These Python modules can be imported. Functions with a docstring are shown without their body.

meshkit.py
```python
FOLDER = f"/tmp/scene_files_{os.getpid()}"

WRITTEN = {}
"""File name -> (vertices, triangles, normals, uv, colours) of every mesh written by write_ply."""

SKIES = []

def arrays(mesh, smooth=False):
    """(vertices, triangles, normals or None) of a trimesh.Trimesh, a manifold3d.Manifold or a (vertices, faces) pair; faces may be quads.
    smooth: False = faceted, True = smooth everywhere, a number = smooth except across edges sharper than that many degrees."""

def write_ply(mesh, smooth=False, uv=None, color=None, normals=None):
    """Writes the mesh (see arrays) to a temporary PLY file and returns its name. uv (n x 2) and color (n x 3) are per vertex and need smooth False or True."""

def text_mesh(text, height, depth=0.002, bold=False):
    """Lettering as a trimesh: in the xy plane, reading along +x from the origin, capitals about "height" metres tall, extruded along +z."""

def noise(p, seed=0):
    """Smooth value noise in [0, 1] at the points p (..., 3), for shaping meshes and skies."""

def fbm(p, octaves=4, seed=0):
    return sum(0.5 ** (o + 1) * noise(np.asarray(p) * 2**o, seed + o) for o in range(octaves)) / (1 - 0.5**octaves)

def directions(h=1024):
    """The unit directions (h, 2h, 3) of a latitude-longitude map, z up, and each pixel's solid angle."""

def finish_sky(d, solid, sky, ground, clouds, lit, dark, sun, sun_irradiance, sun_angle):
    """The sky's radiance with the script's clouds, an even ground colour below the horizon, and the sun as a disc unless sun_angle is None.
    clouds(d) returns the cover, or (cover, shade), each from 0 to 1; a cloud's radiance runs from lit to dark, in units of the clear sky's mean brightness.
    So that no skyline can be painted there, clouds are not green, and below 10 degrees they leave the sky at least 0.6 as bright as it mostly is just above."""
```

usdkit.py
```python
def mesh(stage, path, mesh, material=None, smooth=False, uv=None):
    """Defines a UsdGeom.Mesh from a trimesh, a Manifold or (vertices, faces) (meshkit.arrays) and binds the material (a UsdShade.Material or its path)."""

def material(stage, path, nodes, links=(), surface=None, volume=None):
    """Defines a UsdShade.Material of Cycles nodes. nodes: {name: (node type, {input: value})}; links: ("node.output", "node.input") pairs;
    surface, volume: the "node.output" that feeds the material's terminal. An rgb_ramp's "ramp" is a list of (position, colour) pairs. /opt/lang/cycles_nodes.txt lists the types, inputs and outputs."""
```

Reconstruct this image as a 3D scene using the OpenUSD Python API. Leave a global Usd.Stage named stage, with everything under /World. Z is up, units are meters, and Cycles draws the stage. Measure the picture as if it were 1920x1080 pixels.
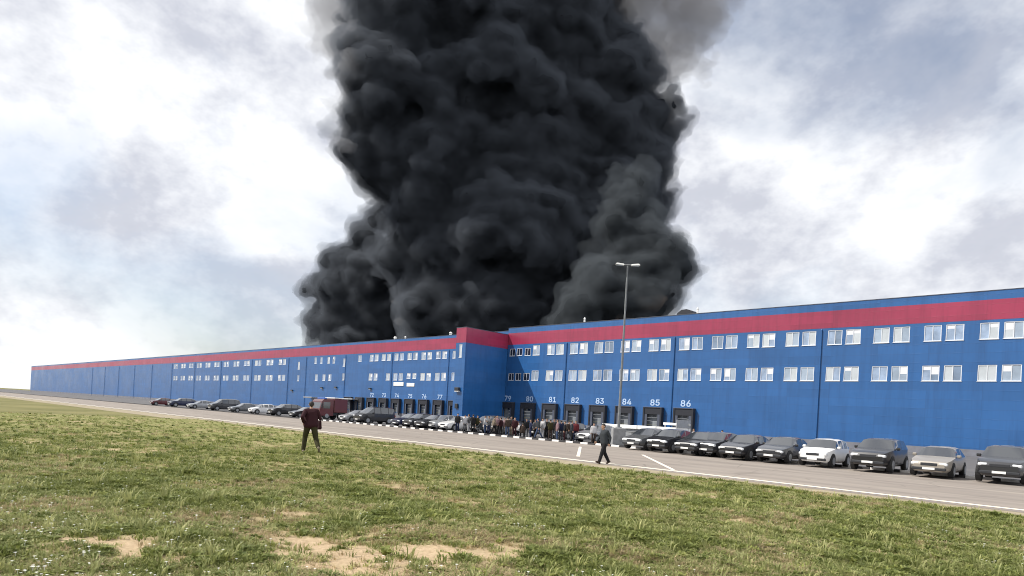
import math, random
import numpy as np, trimesh, usdkit, meshkit
import manifold3d as m3
from scipy import ndimage
from shapely.geometry import box as sbox, Polygon
from shapely.ops import unary_union
from pxr import Usd, UsdGeom, UsdLux, UsdShade, Gf, Sdf, Vt

stage = Usd.Stage.CreateInMemory()
UsdGeom.Xform.Define(stage, '/World')
UsdGeom.Scope.Define(stage, '/World/Looks')
RNG = np.random.default_rng(7)
random.seed(7)

# ------------------------------------------------------------------ camera, sky, sun, exposure
CAM_H, FPX, ROLL = 1.9, 1200.0, math.radians(3.2)
F = np.array([-.698, .7157, 0.0]); F /= np.linalg.norm(F)
R0 = np.cross(F, [0, 0, 1.0]); U0 = np.array([0, 0, 1.0])
IX = math.cos(ROLL) * R0 + math.sin(ROLL) * U0
IY = -math.sin(ROLL) * R0 + math.cos(ROLL) * U0
CAM = np.array([0, 0, CAM_H])
cam = UsdGeom.Camera.Define(stage, '/World/camera')
cam.AddTransformOp().Set(Gf.Matrix4d(*IX, 0, *IY, 0, *(-F), 0, *CAM, 1))
cam.CreateFocalLengthAttr(30.0)
cam.CreateHorizontalApertureAttr(30.0 * 1920 / FPX)
cam.CreateVerticalApertureAttr(30.0 * 1080 / FPX)
cam.CreateVerticalApertureOffsetAttr(30.0 * 239.8 / FPX)
cam.CreateFStopAttr(0.0)
cam.CreateClippingRangeAttr(Gf.Vec2f(0.1, 50000))
EXPOSURE = 0.5
cam.CreateExposureAttr(EXPOSURE)

SUN = np.array([-.55, -.58, 0.0]); SUN_EL = math.radians(47)
SUN = SUN / np.linalg.norm(SUN) * math.cos(SUN_EL); SUN[2] = math.sin(SUN_EL)
sun = UsdLux.DistantLight.Define(stage, '/World/sun')
z = SUN; x = np.cross([0, 0, 1.0], z); x /= np.linalg.norm(x); y = np.cross(z, x)
sun.AddTransformOp().Set(Gf.Matrix4d(*x, 0, *y, 0, *z, 0, 0, 0, 0, 1))
sun.CreateIntensityAttr(1.0); sun.CreateAngleAttr(0.5); sun.CreateColorAttr(Gf.Vec3f(1, .95, .88))
sun.GetPrim().CreateAttribute('inputs:normalize', Sdf.ValueTypeNames.Bool).Set(True)

sky_mat = usdkit.material(stage, '/World/Looks/sky', {
    'tc': ('texture_coordinate', {}),
    'map': ('mapping', {'scale': (1, 1, 1.5), 'location': (3.1, 1.7, .4)}),
    'n': ('noise_texture', {'scale': 2.6, 'detail': 7, 'roughness': .55, 'distortion': .25}),
    'r': ('rgb_ramp', {'ramp': [(0, (0, 0, 0)), (.30, (.38, .38, .38)), (.50, (.95, .95, .95)), (1, (1, 1, 1))]}),
    'n2': ('noise_texture', {'scale': 5.0, 'detail': 6, 'roughness': .6}),
    'r2': ('rgb_ramp', {'ramp': [(0, (3.7, 3.85, 4.4)), (.40, (4.8, 4.95, 5.5)), (.56, (7.6, 7.7, 7.9)), (1, (8.6, 8.6, 8.6))]}),
    'sky': ('sky_texture', {'sky_type': 'single_scattering', 'sun_disc': False, 'sun_elevation': SUN_EL,
                            'sun_rotation': math.atan2(SUN[0], SUN[1]), 'air_density': 1.0, 'aerosol_density': 2.0}),
    'mix': ('mix_color', {'blend_type': 'mix'}),
    'bg': ('background_shader', {'strength': 0.10}),
}, [('tc.generated', 'map.vector'), ('map.vector', 'n.vector'), ('map.vector', 'n2.vector'), ('n.fac', 'r.fac'), ('n2.fac', 'r2.fac'),
    ('r.color', 'mix.fac'), ('sky.color', 'mix.a'), ('r2.color', 'mix.b'), ('mix.result', 'bg.color')], surface='bg.background')
dome = UsdLux.DomeLight.Define(stage, '/World/sky')
UsdShade.MaterialBindingAPI.Apply(dome.GetPrim()).Bind(sky_mat)
dome.GetPrim().SetCustomDataByKey('kind', 'structure')

# ------------------------------------------------------------------ helpers
def ray(px, py): return F + (px - 960) / FPX * IX + (779.8 - py) / FPX * IY
def on_ground(px, py, z=0.0):
    d = ray(px, py); return CAM + d * (z - CAM_H) / d[2]
def at_depth(px, py, zd): return CAM + ray(px, py) * zd
def x_on(px, Y, z=0.0):
    "X of the point of the line (., Y, z) seen in column px"
    lo, hi = -900.0, 60.0
    for _ in range(60):
        mid = (lo + hi) / 2; p = np.array([mid, Y, z]) - CAM; w = p @ F
        q = 960 + FPX * (p @ IX) / w if w > 0 else -1e9
        if Y > 0 and q < px: lo = mid
        else: hi = mid
    return lo

_used = {}
def numbered(parent, name):
    k = (parent, name); n = _used.get(k, -1) + 1; _used[k] = n
    return name if n == 0 else f'{name}_{n:03d}'
def path_of(parent): return '/World' if parent is None else str(parent.GetPath())
def thing(name, label, cat, loc=(0, 0, 0), rz=0.0, group=None):
    x = UsdGeom.Xform.Define(stage, '/World/' + numbered('/World', name))
    x.AddTranslateOp().Set(Gf.Vec3d(*map(float, loc))); x.AddRotateZOp().Set(float(math.degrees(rz)))
    p = x.GetPrim(); p.SetCustomDataByKey('label', label); p.SetCustomDataByKey('category', cat)
    if group: p.SetCustomDataByKey('group', group)
    return p
def obj(name, mesh, mat, parent=None, smooth=False, label=None):
    pp = path_of(parent)
    m = usdkit.mesh(stage, pp + '/' + numbered(pp, name), mesh, mat, smooth=smooth)
    if label: m.GetPrim().SetCustomDataByKey('label', label)
    return m.GetPrim()
def struct(name, mesh, mat, **kw):
    p = obj(name, mesh, mat, None, **kw); p.SetCustomDataByKey('kind', 'structure'); return p
def tag(p, label=None, cat=None, group=None, kind=None):
    for k, v in (('label', label), ('category', cat), ('group', group), ('kind', kind)):
        if v: p.SetCustomDataByKey(k, v)
    return p
def dup(root, label, loc, rz=0.0, group=None):
    r = thing(root.GetName().split('_0')[0], label, root.GetCustomDataByKey('category'), loc, rz, group or root.GetCustomDataByKey('group'))
    r.GetReferences().AddInternalReference(root.GetPath()); r.SetInstanceable(True)
    return r

class MB:
    def __init__(s): s.v, s.f, s.n = [], [], 0
    def add(s, v, f):
        f = np.asarray(f)
        if f.shape[1] == 4: f = np.vstack([f[:, [0, 1, 2]], f[:, [0, 2, 3]]])
        s.v.append(np.asarray(v, float)); s.f.append(f + s.n); s.n += len(v); return s
    def tm(s, m): return s.add(m.vertices, m.faces)
    def box(s, x0, x1, y0, y1, z0, z1):
        v = [(x, y, z) for x in (x0, x1) for y in (y0, y1) for z in (z0, z1)]
        return s.add(v, [(0, 1, 3, 2), (4, 6, 7, 5), (0, 4, 5, 1), (2, 3, 7, 6), (0, 2, 6, 4), (1, 5, 7, 3)])
    def cbox(s, x0, x1, y0, y1, z0, z1, c=.02):
        "chamfered box"
        P = []
        for sx, X in ((1, x0), (-1, x1)):
            for sy, Y in ((1, y0), (-1, y1)):
                for sz, Z in ((1, z0), (-1, z1)):
                    P += [(X, Y + sy * c, Z + sz * c), (X + sx * c, Y, Z + sz * c), (X + sx * c, Y + sy * c, Z)]
        return s.tm(trimesh.convex.convex_hull(np.array(P)))
    def tube(s, pts, r, n=8):
        pts = np.asarray(pts, float); r = np.broadcast_to(r, len(pts))
        t = np.gradient(pts, axis=0); t /= np.linalg.norm(t, axis=1, keepdims=True)
        a = np.cross(t, np.where(np.abs(t[:, 2:]) < .9, [0, 0, 1.], [1., 0, 0])); a /= np.linalg.norm(a, axis=1, keepdims=True)
        b = np.cross(t, a); an = np.arange(n) * 2 * np.pi / n
        v = pts[:, None] + r[:, None, None] * (np.cos(an)[None, :, None] * a[:, None] + np.sin(an)[None, :, None] * b[:, None])
        q = [(i * n + j, i * n + (j + 1) % n, (i + 1) * n + (j + 1) % n, (i + 1) * n + j) for i in range(len(pts) - 1) for j in range(n)]
        v = v.reshape(-1, 3); k = len(v); s.add(v, q)
        s.add(np.vstack([pts[:1], v[:n]]), [(0, 1 + (j + 1) % n, 1 + j) for j in range(n)])
        s.add(np.vstack([pts[-1:], v[k - n:]]), [(0, 1 + j, 1 + (j + 1) % n) for j in range(n)]); return s
    def cyl(s, c, axis, r, h, n=16, r2=None):
        c = np.asarray(c, float); a = np.asarray(axis, float); a /= np.linalg.norm(a)
        return s.tube([c - a * h / 2, c + a * h / 2], [r, r if r2 is None else r2], n)
    def mesh(s): return (np.vstack(s.v), np.vstack(s.f))
    def build(s, name, mat, parent=None, smooth=False, label=None): return obj(name, s.mesh(), mat, parent, smooth, label)

def mat(name, c, rough=.6, metal=0.0, spec=.5, var=0.0, vscale=3.0, bump=0.0, bscale=30.0, c2=None, coat=0.0):
    nodes = {'p': ('principled_bsdf', {'base_color': c, 'roughness': rough, 'metallic': metal, 'specular_ior_level': spec, 'coat_weight': coat})}
    links = []
    if var or c2:
        a = np.array(c); lo = a * (1 - var) if c2 is None else a; hi = np.minimum(a * (1 + var), 1) if c2 is None else np.array(c2)
        nodes['g'] = ('geometry', {}); nodes['n'] = ('noise_texture', {'scale': vscale, 'detail': 6, 'roughness': .6})
        nodes['r'] = ('rgb_ramp', {'ramp': [(.3, tuple(lo)), (.7, tuple(hi))]})
        links += [('g.position', 'n.vector'), ('n.fac', 'r.fac'), ('r.color', 'p.base_color')]
    if bump:
        nodes['g2'] = ('geometry', {}); nodes['n2'] = ('noise_texture', {'scale': bscale, 'detail': 4})
        nodes['b'] = ('bump', {'strength': bump, 'distance': .02})
        links += [('g2.position', 'n2.vector'), ('n2.fac', 'b.height'), ('b.normal', 'p.normal')]
    return usdkit.material(stage, '/World/Looks/' + name, nodes, links, surface='p.BSDF')

# corrugated facade metal: vertical ribs as fine relief, faint panel-to-panel tone
def facade(name, c, tone=.10):
    c = np.array(c)
    return usdkit.material(stage, '/World/Looks/' + name, {
        'g': ('geometry', {}), 'sx': ('separate_xyz', {}), 'cx': ('combine_xyz', {}), 'add': ('math', {'math_type': 'add'}),
        'br': ('brick_texture', {'scale': 1.0, 'brick_width': 5.76, 'row_height': 1.15, 'mortar_size': .018, 'mortar_smooth': .6, 'offset': 0.0,
                                 'color1': tuple(c * .93), 'color2': tuple(c * 1.08), 'mortar': tuple(c * .74)}),
        'n': ('noise_texture', {'scale': .07, 'detail': 6, 'roughness': .65}),
        'r': ('rgb_ramp', {'ramp': [(.25, (1 - tone,) * 3), (.75, (1 + tone,) * 3)]}),
        'map': ('mapping', {'scale': (1.4, 1.4, .10)}), 'st': ('noise_texture', {'scale': .9, 'detail': 6, 'roughness': .7}),
        'rs': ('rgb_ramp', {'ramp': [(.30, (.78, .80, .82)), (.52, (1, 1, 1)), (.75, (1.06, 1.06, 1.07))]}),
        'mul': ('mix_color', {'blend_type': 'multiply', 'fac': 1.0, 'use_clamp': False}), 'mul2': ('mix_color', {'blend_type': 'multiply', 'fac': 1.0, 'use_clamp': False}),
        'b': ('bump', {'strength': .3, 'distance': .015}), 'rr': ('rgb_ramp', {'ramp': [(.3, (.24,) * 3), (.7, (.40,) * 3)]}),
        'p': ('principled_bsdf', {'roughness': .32, 'specular_ior_level': .75}),
    }, [('g.position', 'n.vector'), ('n.fac', 'r.fac'), ('n.fac', 'rr.fac'), ('rr.color', 'p.roughness'), ('g.position', 'sx.vector'), ('sx.x', 'add.value1'), ('sx.y', 'add.value2'), ('add.value', 'cx.x'), ('sx.z', 'cx.y'),
        ('cx.vector', 'br.vector'), ('g.position', 'map.vector'), ('map.vector', 'st.vector'), ('st.fac', 'rs.fac'),
        ('br.color', 'mul.a'), ('rs.color', 'mul.b'), ('mul.result', 'mul2.a'), ('r.color', 'mul2.b'), ('mul2.result', 'p.base_color'), ('br.fac', 'b.height'), ('b.normal', 'p.normal')], surface='p.BSDF')

M = {
    'blue': facade('blue_cladding', (.014, .092, .27)),
    'red': facade('red_cladding', (.28, .022, .064)),
    'roof': mat('roof_membrane', (.35, .35, .36), .8, var=.15),
    'plinth': mat('concrete_plinth', (.16, .165, .19), .85, var=.2, vscale=.8),
    'wframe': mat('white_window_frame', (.68, .70, .74), .4),
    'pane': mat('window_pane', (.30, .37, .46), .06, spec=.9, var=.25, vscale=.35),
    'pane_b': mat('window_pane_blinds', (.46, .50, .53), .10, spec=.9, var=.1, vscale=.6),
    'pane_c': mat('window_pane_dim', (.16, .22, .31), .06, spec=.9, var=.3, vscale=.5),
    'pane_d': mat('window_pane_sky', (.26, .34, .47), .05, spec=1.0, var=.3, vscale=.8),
    'panedark': mat('open_window_pane', (.012, .018, .035), .1, spec=.5),
    'dockdark': mat('dock_seal_rubber', (.012, .014, .022), .7),
    'dockgrey': mat('dock_frame_grey', (.06, .07, .10), .6),
    'dockdoor': mat('dock_door_grey', (.20, .22, .24), .5, var=.25, vscale=.5),
    'number': mat('number_paint', (.42, .55, .74), .5),
    'white': mat('white_paint', (.74, .74, .72), .45, var=.08),
    'black': mat('black_rubber', (.012, .012, .013), .75),
    'darkmetal': mat('dark_metal', (.035, .037, .042), .45, metal=.3),
    'galv': mat('galvanised_steel', (.30, .31, .32), .5, metal=.35, var=.15),
    'polegrey': mat('weathered_pole', (.15, .16, .17), .6, var=.2),
    'concrete': mat('concrete', (.23, .235, .24), .85, var=.2, bump=.3),
    'kerbw': mat('kerb_white', (.74, .72, .69), .7, var=.12, vscale=4),
    'kerbd': mat('kerb_dark', (.035, .033, .035), .8, var=.2),
}

# ------------------------------------------------------------------ ground, road, kerb
KY, LY, GY = 40.2, 23.7, 21.2        # far kerb, edge line, grass edge
SOIL = [(575,1035,130,64),(660,1065,110,52),(775,1045,95,26),(930,1050,50,34),(270,1055,150,36)]
def img_of(P):
    w = P @ F
    Q = P - CAM; w = Q @ F; w = np.where(w > .5, w, .5)
    return 960 + FPX * (Q @ IX) / w, 779.8 - FPX * (Q @ IY) / w
_soil_world = []
for px, py, rx, ry in SOIL:
    c = on_ground(px, py); e = on_ground(px + rx, py); n_ = on_ground(px, py - ry); s_ = on_ground(px, py + ry * .8)
    a = (e - c)[:2]; b2 = ((n_ - s_) / 1.8)[:2]
    _soil_world.append((c[:2], np.linalg.inv(np.stack([a, b2], 1))))
def soil_mask(x, y):
    "how bare the ground is, 0 to 1: worn patches of sandy soil in the turf"
    P = np.stack([x, y], -1); m = np.zeros(x.shape)
    Q = np.stack([x, y, 0 * x], -1)
    wob = (meshkit.fbm(Q * .9, 4, 3) - .5)
    for c, A in _soil_world:
        d = np.linalg.norm((P - c) @ A.T, axis=-1)
        m = np.maximum(m, np.clip(1.2 - d * .75, 0, 1))
    n = meshkit.fbm(Q * 1.6, 4, 5); n2 = meshkit.fbm(Q * np.array([.35, .35, 1]), 3, 9)
    n3 = meshkit.fbm(Q * 5.0, 3, 6) - .5
    return np.clip(m * 1.0 + wob * 1.9 + n3 * 1.5 + (n - .57) * 1.1 * np.clip((n2 - .47) * 8, 0, 1) - .07, 0, 1)
def edge_y(x):
    x = np.asarray(x, float)
    return GY + (meshkit.fbm(np.stack([x * .16, 0 * x, 0 * x], -1), 3, 21) - .5) * 1.5 + (meshkit.fbm(np.stack([x * 1.1, 0 * x, 0 * x], -1), 3, 22) - .5) * .5

def attr_mesh(name, v, f, matl, attr, val):
    p = struct(name, (v, f), matl, smooth=True)
    pv = UsdGeom.PrimvarsAPI(p).CreatePrimvar(attr, Sdf.ValueTypeNames.FloatArray, 'vertex'); pv.Set(Vt.FloatArray.FromNumpy(np.asarray(val, np.float32)))
    return p
turf_mat = usdkit.material(stage, '/World/Looks/turf', {
    'g': ('geometry', {}), 'a': ('attribute', {'attribute': 'bare'}),
    'n': ('noise_texture', {'scale': 1.1, 'detail': 7, 'roughness': .7}), 'n2': ('noise_texture', {'scale': 14, 'detail': 5, 'roughness': .7}),
    'gr': ('rgb_ramp', {'ramp': [(.3, (.13, .15, .045)), (.5, (.20, .205, .075)), (.7, (.29, .265, .13))]}),
    'so': ('rgb_ramp', {'ramp': [(.25, (.30, .215, .13)), (.6, (.47, .36, .235)), (.8, (.56, .45, .31))]}),
    'm': ('mix_color', {}), 'b': ('bump', {'strength': .6, 'distance': .05}), 'p': ('principled_bsdf', {'roughness': .95, 'specular_ior_level': .1})},
    [('g.position', 'n.vector'), ('g.position', 'n2.vector'), ('n.fac', 'gr.fac'), ('n2.fac', 'so.fac'), ('a.fac', 'm.fac'), ('gr.color', 'm.a'), ('so.color', 'm.b'),
     ('m.result', 'p.base_color'), ('n2.fac', 'b.height'), ('b.normal', 'p.normal')], surface='p.BSDF')
_g = on_ground(580, 848); RUN = _g[:2] * .865
def bumpy(x, y): return .17 * np.exp(-((x - RUN[0])**2 + (y - RUN[1])**2) / 2.5**2) + (meshkit.fbm(np.stack([x * .45, y * .45, 0 * x], -1), 3, 31) - .5) * .22 + (meshkit.fbm(np.stack([x * 2.2, y * 2.2, 0 * x], -1), 3, 32) - .5) * .07
# the near turf: a fine sheet that ends in a ragged edge against the road shoulder
nx, ny = 330, 260
U, V = np.meshgrid(np.linspace(0, 1, nx), np.linspace(0, 1, ny), indexing='ij')
X = -60 + 90 * U; E = edge_y(X); Y = -2 + (E + 2) * (1 - (1 - V) ** 1.15)
fade = np.clip((E - Y) / 1.2, 0, 1) * np.clip((Y + 2) / 1, 0, 1) * np.clip((X + 60) / 2, 0, 1) * np.clip((30 - X) / 2, 0, 1)
Zg = .012 + fade * (.07 + bumpy(X, Y))
ii = np.arange(nx * ny).reshape(nx, ny)
Q = np.stack([ii[:-1, :-1], ii[1:, :-1], ii[1:, 1:], ii[:-1, 1:]], -1).reshape(-1, 4)
bare = soil_mask(X, Y)
attr_mesh('grass_ground', np.stack([X, Y, Zg], -1).reshape(-1, 3), Q, turf_mat, 'bare', bare.ravel())
far_turf = mat('far_turf', (.12, .12, .045), .95, spec=.1, c2=(.22, .20, .09), vscale=.12)
b = MB(); b.add([(-3000, -1500, -.06), (3000, -1500, -.06), (3000, 6000, -.06), (-3000, 6000, -.06)], [(0, 1, 2, 3)]); struct('terrain', b.mesh(), far_turf)
b = MB(); b.add([(-900, -40, -.01), (-59.9, -40, -.01), (-59.9, GY, -.01), (-900, GY, -.01)], [(0, 1, 2, 3)])
b.add([(29.9, -40, -.01), (300, -40, -.01), (300, GY, -.01), (29.9, GY, -.01)], [(0, 1, 2, 3)]); struct('grass_verge', b.mesh(), far_turf)
asphalt = usdkit.material(stage, '/World/Looks/asphalt', {
    'g': ('geometry', {}), 'm': ('mapping', {'scale': (.12, .5, 1)}), 'n': ('noise_texture', {'scale': 1, 'detail': 6, 'roughness': .65}), 'n2': ('noise_texture', {'scale': 60, 'detail': 3}),
    'm2': ('mapping', {'scale': (.03, 1.1, 1)}), 'n3': ('noise_texture', {'scale': 1, 'detail': 4, 'roughness': .6}), 'r3': ('rgb_ramp', {'ramp': [(.35, (.80, .80, .81)), (.55, (1, 1, 1))]}),
    'vo': ('voronoi_texture', {'scale': .28, 'feature': 'distance_to_edge'}), 'rv': ('rgb_ramp', {'ramp': [(0, (.62, .62, .62)), (.012, (1, 1, 1))]}), 'x1': ('mix_color', {'blend_type': 'multiply', 'fac': 1.0}), 'x2': ('mix_color', {'blend_type': 'multiply', 'fac': .7}),
    'r': ('rgb_ramp', {'ramp': [(.3, (.225, .195, .170)), (.55, (.275, .242, .212)), (.75, (.32, .28, .235))]}),
    'b': ('bump', {'strength': .25, 'distance': .01}), 'p': ('principled_bsdf', {'roughness': .85, 'specular_ior_level': .25})},
    [('g.position', 'm.vector'), ('m.vector', 'n.vector'), ('g.position', 'n2.vector'), ('n.fac', 'r.fac'), ('g.position', 'm2.vector'), ('m2.vector', 'n3.vector'), ('n3.fac', 'r3.fac'), ('g.position', 'vo.vector'), ('vo.distance', 'rv.fac'), ('r.color', 'x1.a'), ('r3.color', 'x1.b'), ('x1.result', 'x2.a'), ('rv.color', 'x2.b'), ('x2.result', 'p.base_color'), ('n2.fac', 'b.height'), ('b.normal', 'p.normal')], surface='p.BSDF')
yard_mat = mat('yard_asphalt', (.075, .075, .08), .9, c2=(.12, .115, .115), vscale=.2)
shoulder = mat('sandy_shoulder', (.25, .215, .15), .95, spec=.1, c2=(.36, .31, .22), vscale=.7, bump=.3, bscale=20)
def sheet(name, x0, x1, y0, y1, z, m, step=None):
    b = MB(); b.add([(x0, y0, z), (x1, y0, z), (x1, y1, z), (x0, y1, z)], [(0, 1, 2, 3)]); return struct(name, b.mesh(), m)
sheet('road_shoulder', -900, 300, GY - 2.0, LY - .9, 0.0, shoulder)
sheet('road', -900, 300, LY - .9, KY - .16, 0.004, asphalt)
sheet('parking_yard', -900, 300, KY + .005, 205, 0.09, yard_mat)
line_mat = mat('road_marking', (.72, .67, .55), .7, c2=(.86, .82, .70), vscale=1.5)
# painted markings: the edge line and two slanting lines
b = MB(); xs = np.linspace(-220, 120, 180); wob = (meshkit.fbm(np.stack([xs * .3, 0 * xs, 0 * xs], -1), 2, 41) - .5) * .12
for i in range(len(xs) - 1):
    b.add([(xs[i], LY - .17 + wob[i], .008), (xs[i + 1], LY - .17 + wob[i + 1], .008), (xs[i + 1], LY + .17 + wob[i + 1], .008), (xs[i], LY + .17 + wob[i], .008)], [(0, 1, 2, 3)])
struct('edge_line', b.mesh(), line_mat)
for a_, b_ in (((1088, 838), (1084, 856)), ((1205, 853), (1262, 881))):
    p, q = on_ground(*a_)[:2], on_ground(*b_)[:2]; d = q - p; d /= np.linalg.norm(d); n_ = np.array([-d[1], d[0]]) * .09
    mb = MB(); mb.add([(*(p + n_), .008), (*(p - n_), .008), (*(q - n_), .008), (*(q + n_), .008)], [(0, 3, 2, 1)]); struct('slanting_line', mb.mesh(), line_mat)
# kerb of alternately white and dark stones
KX0, KX1, KL = -78.0, 10.0, .74
kerb = UsdGeom.Xform.Define(stage, '/World/kerb').GetPrim(); kerb.SetCustomDataByKey('kind', 'structure')
k = 0; xk = KX0
while xk < KX1:
    m_ = MB().cbox(xk, xk + KL - .012, KY - .15, KY, -.05, .14 + .004 * (k % 3), .015)
    m_.build('kerb_stone', M['kerbw'] if k % 2 else M['kerbd'], kerb); k += 1; xk += KL
MB().box(-900, KX0 - .012, KY - .15, KY, -.05, .14).build('far_kerb', M['kerbd'], kerb)
MB().box(xk, 300, KY - .15, KY, -.05, .14).build('far_kerb', M['kerbd'], kerb)

# ------------------------------------------------------------------ the warehouse
YR, YL, YT = 94.0, 98.0, 82.4
wh = thing('warehouse', 'long blue warehouse with crimson stripe under the roof and numbered loading docks', 'warehouse')
def wall_with_holes(x0, x1, z0, z1, holes, y, thick):
    poly = sbox(x0, z0, x1, z1).difference(unary_union([sbox(*h) for h in holes])) if holes else sbox(x0, z0, x1, z1)
    m = MB()
    for g_ in getattr(poly, 'geoms', [poly]):
        t = trimesh.creation.extrude_polygon(g_, thick, engine='earcut')
        v = t.vertices; m.add(np.stack([v[:, 0], y + thick - v[:, 2], v[:, 1]], 1), t.faces[:, ::-1] * 1)
    mm = m.mesh(); tm = trimesh.Trimesh(*mm, process=True); tm.fix_normals(); return tm
PANE_RNG = np.random.default_rng(55)
def window(x, z, w, h, y, pane='pane', sashes=2):
    fr = MB(); t = .08
    fr.box(x - w/2, x + w/2, y + .02, y + .14, z, z + t).box(x - w/2, x + w/2, y + .02, y + .14, z + h - t, z + h)
    fr.box(x - w/2, x - w/2 + t, y + .02, y + .14, z + t, z + h - t).box(x + w/2 - t, x + w/2, y + .02, y + .14, z + t, z + h - t)
    for s in range(1, sashes):
        xs_ = x - w/2 + w * s / sashes; fr.box(xs_ - .035, xs_ + .035, y + .03, y + .13, z + t, z + h - t)
    f = fr.build('window', M['wframe'], wh)
    for s in range(sashes):
        a0 = x - w/2 + (t if s == 0 else w * s / sashes + .036); a1 = x - w/2 + (w - t if s == sashes - 1 else w * (s + 1) / sashes - .036)
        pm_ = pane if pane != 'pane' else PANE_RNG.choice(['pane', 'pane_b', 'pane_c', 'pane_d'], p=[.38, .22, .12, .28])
        tl = PANE_RNG.uniform(-.006, .006)
        v = [(a0, y + .08 + tl, z + t), (a1, y + .08 - tl, z + t), (a1, y + .08 - tl, z + h - t), (a0, y + .08 + tl, z + h - t)]
        v += [(p_[0], p_[1] + .02, p_[2]) for p_ in v]
        MB().add(v, [(0, 1, 2, 3), (7, 6, 5, 4), (0, 4, 5, 1), (1, 5, 6, 2), (2, 6, 7, 3), (3, 7, 4, 0)]).build('pane', M[pm_], f)
        if pane == 'pane' and PANE_RNG.random() < .3:
            hb = PANE_RNG.uniform(.25, .7) * (h - 2 * t)
            MB().box(a0 + .02, a1 - .02, y + .072, y + .076, z + h - t - hb, z + h - t - .005).build('blind', M['wframe'], f)
    MB().box(x - w/2 - .06, x + w/2 + .06, y - .07, y + .02, z - .05, z - .001).build('sill', M['wframe'], f)
def dock(x, y, num=None, small=False):
    w, z0, z1 = 3.0, 1.1, 4.25
    s = MB().cbox(x - w/2 - .319, x + w/2 + .319, y - .78, y - .002, z1 + .352, z1 + .47, .02).build('dock_shelter', M['dockgrey'], wh)
    for a0, a1 in ((x - w/2 - .32, x - w/2), (x + w/2, x + w/2 + .32)): MB().cbox(a0, a1, y - .75, y - .002, .9, z1 + .35, .03).build('side_pad', M['dockdark'], s)
    MB().box(x - w/2 + .002, x + w/2 - .002, y - .66, y - .60, z1 - .75, z1 + .349).build('head_curtain', M['dockdark'], s)
    MB().box(x - w/2 + .002, x - w/2 + .5, y - .64, y - .58, .95, z1 - .752).build('side_curtain', M['dockgrey'], s)
    MB().box(x + w/2 - .5, x + w/2 - .002, y - .64, y - .58, .95, z1 - .752).build('side_curtain', M['dockgrey'], s)
    dr = MB(); n_ = 5; hh = (z1 - z0) / n_
    for i in range(n_): dr.cbox(x - w/2 + .02, x + w/2 - .02, y + .10, y + .17, z0 + i * hh, z0 + (i + 1) * hh - .02, .015)
    dd = dr.build('dock_door', M['dockdoor'], wh)
    MB().cbox(x - .35, x + .25, y + .075, y + .105, z0 + 3 * hh + .12, z0 + 4 * hh - .14, .01).build('door_pane', M['panedark'], dd)
    for sx in (-1, 1): MB().cbox(x + sx * 1.1 - .14, x + sx * 1.1 + .14, y - .28, y - .002, .55, 1.02, .03).build('bumper', M['black'], wh)
    if num:
        t = meshkit.text_mesh(num, .98, .04, bold=True); v = t.vertices.copy(); v[:, 0] -= v[:, 0].mean()
        obj('dock_number', (np.stack([x + v[:, 0] * 1.15, y - .005 - v[:, 2], 5.0 + v[:, 1]], 1), t.faces), M['number'], wh)
holesR, winR, dockR = [], [], []
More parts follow.
